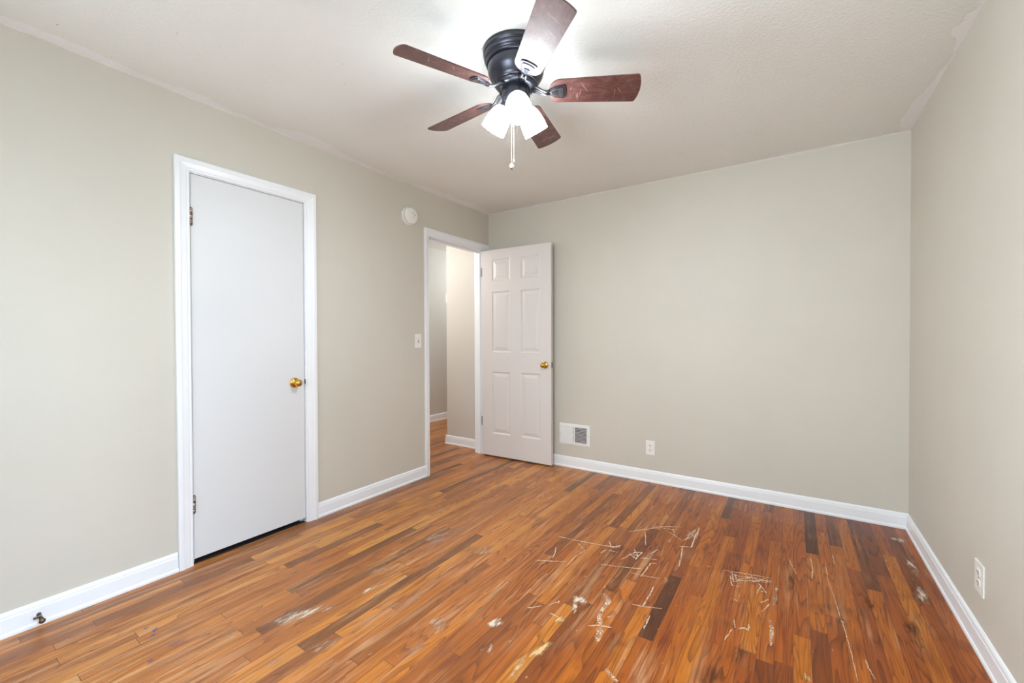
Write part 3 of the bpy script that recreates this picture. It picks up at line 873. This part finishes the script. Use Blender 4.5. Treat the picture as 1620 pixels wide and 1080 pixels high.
for kk in range(5):
    bm = bmesh.new()
    prism(bm, blade_outline(), -0.003, 0.003, 0, 0.001)
    rnd = random.Random(20+kk)
    for s in range(5 if kk != 1 else 7):      # pale scratches on the underside
        cx, cy = rnd.uniform(0.24, 0.48), rnd.uniform(-0.035, 0.03)
        an = rnd.uniform(0.9, 2.2); l = rnd.uniform(0.012, 0.04)
        d = Vector((math.cos(an), math.sin(an), 0)); q = Vector((-d.y, d.x, 0))*0.0007
        a0 = Vector((cx, cy, -0.0032)) - d*l; a1 = Vector((cx, cy, -0.0032)) + d*l
        md = (a0+a1)/2 + q*rnd.uniform(-5, 5)
        vs = [bm.verts.new(v) for v in (a0, md-q, a1, md+q)]
        bm.faces.new(vs).material_index = 1
    b = link('blade', bm, [M['blade'], M['blade_scratch']], fan)
    b.matrix_local = Matrix.Translation((0, 0, BZ)) @ Matrix.Rotation(math.radians(-41.8+72*kk), 4, 'Z') @ Matrix.Rotation(math.radians(-17.3), 4, 'X')
    # blade iron: arm that broadens into a shield-shaped medallion under the blade
    bm = bmesh.new()
    sh = [(0.138, -0.010), (0.150, -0.016), (0.176, -0.027), (0.206, -0.035), (0.213, -0.033), (0.2165, -0.018), (0.2180, 0.0), (0.2165, 0.018),
          (0.213, 0.033), (0.206, 0.035), (0.176, 0.027), (0.150, 0.016), (0.138, 0.010)]
    prism(bm, sh, -0.0075, -0.003, 0, 0.0012)
    inn = [(0.178+(x-0.178)*0.74, y*0.74) for x, y in sh]
    prism(bm, inn, -0.0105, -0.0075, 1, 0.0012)
    inn2 = [(0.170+(x-0.178)*0.36, y*0.34) for x, y in sh]
    prism(bm, inn2, -0.0135, -0.0105, 0, 0.0012)
    for s in (-1, 1):
        tube(bm, [(0.068, s*0.011, 0.016), (0.092, s*0.012, 0.010), (0.112, s*0.010, -0.004), (0.128, s*0.008, -0.010), (0.150, s*0.007, -0.009)],
             [0.006, 0.0058, 0.0055, 0.006, 0.005], 10, 1)
    tube(bm, [(0.066, 0, 0.014), (0.095, 0, 0.007), (0.115, 0, -0.006), (0.140, 0, -0.010)], [0.007, 0.006, 0.006, 0.007], 10, 0)
    link('blade_iron', bm, [M['bronze'], M['bronze_iron']], b)

# light kit: switch housing, fitter and three tilted sockets
bm = bmesh.new()
lathe(bm, [(0.058, -0.160), (0.062, -0.164), (0.062, -0.205), (0.060, -0.211), (0.050, -0.218), (0.046, -0.232), (0.040, -0.244), (0.022, -0.252),
           (0.012, -0.256), (0.009, -0.264), (0.0, -0.267)], 48, close=False)
kit = link('light_kit', bm, M['bronze'], fan)
TILT = math.radians(34)
for az in (-51, 69, 189):
    Rm = Matrix.Translation((0, 0, -0.200)) @ Matrix.Rotation(math.radians(az), 4, 'Z') @ Matrix.Translation((0.034, 0, 0)) @ Matrix.Rotation(PI-TILT, 4, 'Y')
    bm = bmesh.new()
    lathe(bm, [(0.014, -0.012), (0.017, 0.0), (0.019, 0.006), (0.0245, 0.012), (0.0250, 0.034), (0.0235, 0.038)], 28, mat=Rm)
    link('socket', bm, M['bronze'], kit)
    bm = bmesh.new()
    lathe(bm, [(0.0225, 0.036), (0.030, 0.038), (0.0385, 0.048), (0.0455, 0.064), (0.0510, 0.088), (0.0540, 0.116), (0.0550, 0.146), (0.0530, 0.146),
               (0.0520, 0.116), (0.0490, 0.088), (0.0435, 0.066), (0.0365, 0.050), (0.029, 0.040)], 40, mat=Rm, close=False)
    s = link('lamp_shade', bm, M['shade'], fan); s['label'] = 'lit frosted glass shade'
    bm = bmesh.new()
    lathe(bm, [(0.012, 0.038), (0.013, 0.052), (0.020, 0.070), (0.0255, 0.088), (0.025, 0.102), (0.018, 0.114), (0.0, 0.120)], 24, mat=Rm)
    link('bulb', bm, M['bulb'], s)
# pull chains
for (dx, dy, zb, ball) in ((-0.020, -0.006, -0.485, True), (-0.012, -0.001, -0.470, False)):
    bm = bmesh.new()
    z = -0.222
    n = int((z-zb)/0.0042)
    tube(bm, [(dx, dy, z), (dx, dy, zb)], 0.0009, 6)
    for i in range(n):
        lathe(bm, [(0.0, 0.0017), (0.0015, 0.0009), (0.0015, -0.0009), (0.0, -0.0017)], 6, mat=Matrix.Translation((dx, dy, z-0.0042*i)))
    c = link('pull_chain', bm, M['chain'], fan)
    bm = bmesh.new()
    if ball:
        r = 0.0105
        lathe(bm, [(0.0, r*1.5)] + [(r*math.cos(a), r*math.sin(a)) for a in [1.05-i*0.26 for i in range(10)]] + [(0.0, -r)], 20, mat=Matrix.Translation((dx, dy, zb-r)), close=False)
        lathe(bm, [(0.0045, 0.0), (0.0045, -0.004), (0.0, -0.005)], 14, mat=Matrix.Translation((dx, dy, zb-2*r+0.001)), mi=1)
        link('pull_ball', bm, [M['plastic'], M['bronze_iron']], c)
    else:
        lathe(bm, [(0.0, 0.008), (0.003, 0.005), (0.0042, -0.004), (0.003, -0.008), (0.0, -0.009)], 14, mat=Matrix.Translation((dx, dy, zb)), close=False)
        link('pull_fob', bm, M['plastic'], c)

# ---- smoke detector
sd = empty('smoke_detector', (0, -1.088, 2.172))
tag(sd, 'round white smoke detector high on the left wall beside the doorway', 'smoke detector')
RX = Matrix.Rotation(PI/2, 4, 'Y')
bm = bmesh.new(); lathe(bm, [(0.074, 0.0), (0.074, 0.008), (0.071, 0.013), (0.060, 0.014)], 48, mat=RX)
for a in (2.9, 3.7): box(bm, 0.0, 0.012, -0.006, 0.006, 0.072, 0.078, bev=0.001, mat=Matrix.Rotation(a-PI/2, 4, 'X'))
link('mounting_base', bm, M['plastic'], sd)
bm = bmesh.new(); lathe(bm, [(0.060, 0.013), (0.060, 0.018)], 40, mat=RX); link('vent_gap', bm, M['slot'], sd)
bm = bmesh.new()
lathe(bm, [(0.062, 0.018), (0.066, 0.020), (0.0665, 0.034), (0.063, 0.040), (0.054, 0.0435), (0.0, 0.0445)], 48, mat=RX)
link('cover', bm, M['plastic'], sd)
bm = bmesh.new(); box(bm, 0.0440, 0.0448, 0.006, 0.010, 0.014, 0.026); box(bm, 0.0436, 0.0446, 0.030, 0.034, 0.002, 0.018)
link('sounder_slot', bm, M['slot'], sd)
bm = bmesh.new(); lathe(bm, [(0.009, 0.043), (0.009, 0.046), (0.0, 0.0465)], 20, mat=Matrix.Translation((0, 0.012, -0.018)) @ RX, close=False); link('test_button', bm, M['plastic'], sd)

# ---- plates; local frame: x along the wall, y out of the wall, z up
def plate_frame(name, loc, rz):
    o = empty(name, loc); o.rotation_euler = (0, 0, rz); return o
def outlet(name, loc, rz, w, h, label, group):
    o = plate_frame(name, loc, rz); tag(o, label, 'outlet', group)
    bm = bmesh.new(); box(bm, -w/2, w/2, 0.0, 0.006, -h/2, h/2, bev=0.0025)
    link('cover_plate', bm, M['plastic'], o)
    for s in (-1, 1):
        bm = bmesh.new()
        pr = [(0.0170*math.cos(a), max(-0.0125, min(0.0125, 0.0170*math.sin(a)))) for a in [2*PI*i/32 for i in range(32)]]
        fs = prism(bm, pr, 0.0055, 0.0082, 0)
        bmesh.ops.transform(bm, matrix=Matrix.Translation((0, 0, s*0.0195)) @ Matrix(((1, 0, 0, 0), (0, 0, 1, 0), (0, 1, 0, 0), (0, 0, 0, 1))), verts=bm.verts)
        r = link('receptacle', bm, M['plastic'], o)
        bm = bmesh.new()
        for xx, hh in ((-0.0065, 0.0042), (0.0065, 0.0052)):
            box(bm, xx-0.0013, xx+0.0013, 0.0080, 0.0086, s*0.0195+0.002-hh, s*0.0195+0.002+hh)
        lathe(bm, [(0.0026, 0.0080), (0.0026, 0.0086)], 14, mat=Matrix.Translation((0, 0, s*0.0195-0.0080)) @ Matrix.Rotation(-PI/2, 4, 'X'))
        link('slot', bm, M['slot'], r)
    bm = bmesh.new(); lathe(bm, [(0.0032, 0.0055), (0.0028, 0.0070), (0.0, 0.0072)], 16, mat=Matrix.Rotation(-PI/2, 4, 'X'), close=False)
    link('screw', bm, M['steel'], o)
    return o
outlet('wall_outlet', (1.641, 0, 0.280), PI, 0.072, 0.116, 'white duplex outlet on the far wall, to the right of the air vent', None)
outlet('wall_outlet', (W, -1.215, 0.278), PI/2, 0.090, 0.118, 'white duplex outlet low on the right wall, seen at an angle', None)

sw = plate_frame('light_switch', (0, -0.991, 1.158), -PI/2)
tag(sw, 'white toggle light switch on the left wall beside the doorway', 'light switch')
bm = bmesh.new(); box(bm, -0.036, 0.036, 0.0, 0.006, -0.058, 0.058, bev=0.0025); link('cover_plate', bm, M['plastic'], sw)
bm = bmesh.new(); box(bm, -0.0052, 0.0052, 0.0055, 0.0068, -0.0125, 0.0125); link('toggle_slot', bm, M['slot'], sw)
bm = bmesh.new(); box(bm, -0.0040, 0.0040, 0.004, 0.018, -0.0045, 0.0045, bev=0.0012, mat=Matrix.Rotation(math.radians(26), 4, 'X')); link('toggle', bm, M['plastic'], sw)
for z in (-0.042, 0.042):
    bm = bmesh.new(); lathe(bm, [(0.003, 0.0055), (0.0026, 0.0068), (0.0, 0.0070)], 14, mat=Matrix.Translation((0, 0, z)) @ Matrix.Rotation(-PI/2, 4, 'X'), close=False); link('screw', bm, M['plastic'], sw)

# ---- small control box round the corner in the hall, only its edge shows
tb = plate_frame('thermostat', (HX, 0.0875, 1.622), PI/2)
tag(tb, 'small white wall control peeking past the hallway corner', 'thermostat')
bm = bmesh.new(); box(bm, -0.045, 0.045, 0.0, 0.018, -0.050, 0.050, bev=0.003); link('case', bm, M['plastic'], tb)
bm = bmesh.new(); box(bm, -0.030, 0.030, 0.0175, 0.0195, -0.006, 0.030, bev=0.001); link('display', bm, M['steel'], tb)

# ---- air register low on the far wall
vt = plate_frame('air_register', (0.9625, 0, 0.302), PI)
tag(vt, 'white metal air register low on the far wall beside the open door', 'air vent')
VW, VH = 0.302, 0.192
bm = bmesh.new()
o_, i_ = (VW/2, VH/2), (0.121, 0.070)
ring0 = [(-1, -1), (1, -1), (1, 1), (-1, 1)]
lv = [(o_[0], o_[1], 0.0), (o_[0], o_[1], 0.003), (o_[0]-0.004, o_[1]-0.004, 0.006), (i_[0]+0.004, i_[1]+0.004, 0.009), (i_[0], i_[1], 0.008), (i_[0], i_[1], 0.001)]
R = [[bm.verts.new((sx*a, d, sz*b)) for sx, sz in ring0] for a, b, d in lv]
for a, b in zip(R, R[1:]):
    for q in range(4): bm.faces.new((a[q], a[(q+1) % 4], b[(q+1) % 4], b[q]))
box(bm, -0.006, 0.006, 0.001, 0.0085, -0.070, 0.070)
link('frame', bm, M['vent_metal'], vt)
bm = bmesh.new(); box(bm, -0.121, 0.121, 0.0003, 0.0010, -0.070, 0.070); link('duct_shade_sheet', bm, M['dark'], vt)  # dark sheet on the wall stands in for the unlit duct
# local +x is to the left in the room; left bank is turned towards the viewer, right bank away
for s, ang, nm in ((1, -62, 'turned, closed looking vanes'), (-1, 24, 'open vanes over the dark sheet for the duct')):
    bm = bmesh.new()
    n = 8
    for i in range(n):
        x = s*(0.0135 + (0.121-0.0135)*(i+0.5)/n)
        wv = 0.0070 if s > 0 else 0.0030
        box(bm, -0.0006, 0.0006, -wv, wv, -0.0695, 0.0695, mat=Matrix.Translation((x, 0.0045, 0)) @ Matrix.Rotation(math.radians(ang), 4, 'Z'))
    for i in range(11):
        z = -0.070 + 0.140*(i+0.5)/11
        x0, x1 = (0.006, 0.121) if s > 0 else (-0.121, -0.006)
        box(bm, x0, x1, 0.0012, 0.0050, z-0.0016, z+0.0016)
    v = link('vane_bank', bm, M['vent_metal'], vt); v['label'] = nm
bm = bmesh.new(); box(bm, 0.004, 0.009, 0.008, 0.016, -0.010, 0.006, bev=0.001); link('lever', bm, M['vent_metal'], vt)
for s in (-1, 1):
    bm = bmesh.new(); lathe(bm, [(0.0035, 0.007), (0.003, 0.0085), (0.0, 0.009)], 14, mat=Matrix.Translation((s*0.138, 0, 0)) @ Matrix.Rotation(-PI/2, 4, 'X'), close=False); link('screw', bm, M['steel'], vt)

# ---- door stop screwed into the left baseboard
ds = empty('door_stop', (0.0125, -3.142, 0.046))
tag(ds, 'small tarnished metal door stop sticking out of the left baseboard', 'door stop')
bm = bmesh.new()
lathe(bm, [(0.0075, 0.0), (0.0075, 0.0015), (0.006, 0.004), (0.0045, 0.006)], 20, mat=RX)
link('mounting_flange', bm, M['old_metal'], ds)
bm = bmesh.new()
tube(bm, [(0.005, 0, 0), (0.030, 0, 0), (0.036, 0, -0.001), (0.060, 0, -0.004)], [0.0045, 0.0045, 0.006, 0.005], 14)
lathe(bm, [(0.0065, 0.0), (0.0065, 0.010)], 14, mat=Matrix.Translation((0.040, 0, -0.0015)) @ RX)
link('stem', bm, M['old_metal'], ds)
bm = bmesh.new()
lathe(bm, [(0.006, 0.0), (0.0095, 0.002), (0.0105, 0.006), (0.0085, 0.010), (0.0, 0.013)], 22, mat=Matrix.Translation((0.058, 0, -0.004)) @ RX, close=False)
link('bumper', bm, M['old_metal'], ds)
bm = bmesh.new()
box(bm, -0.003, 0.003, -0.020, 0.004, -0.005, 0.005, bev=0.0015, mat=Matrix.Translation((0.030, 0, 0.002)))
link('thumb_tab', bm, M['old_metal'], ds)
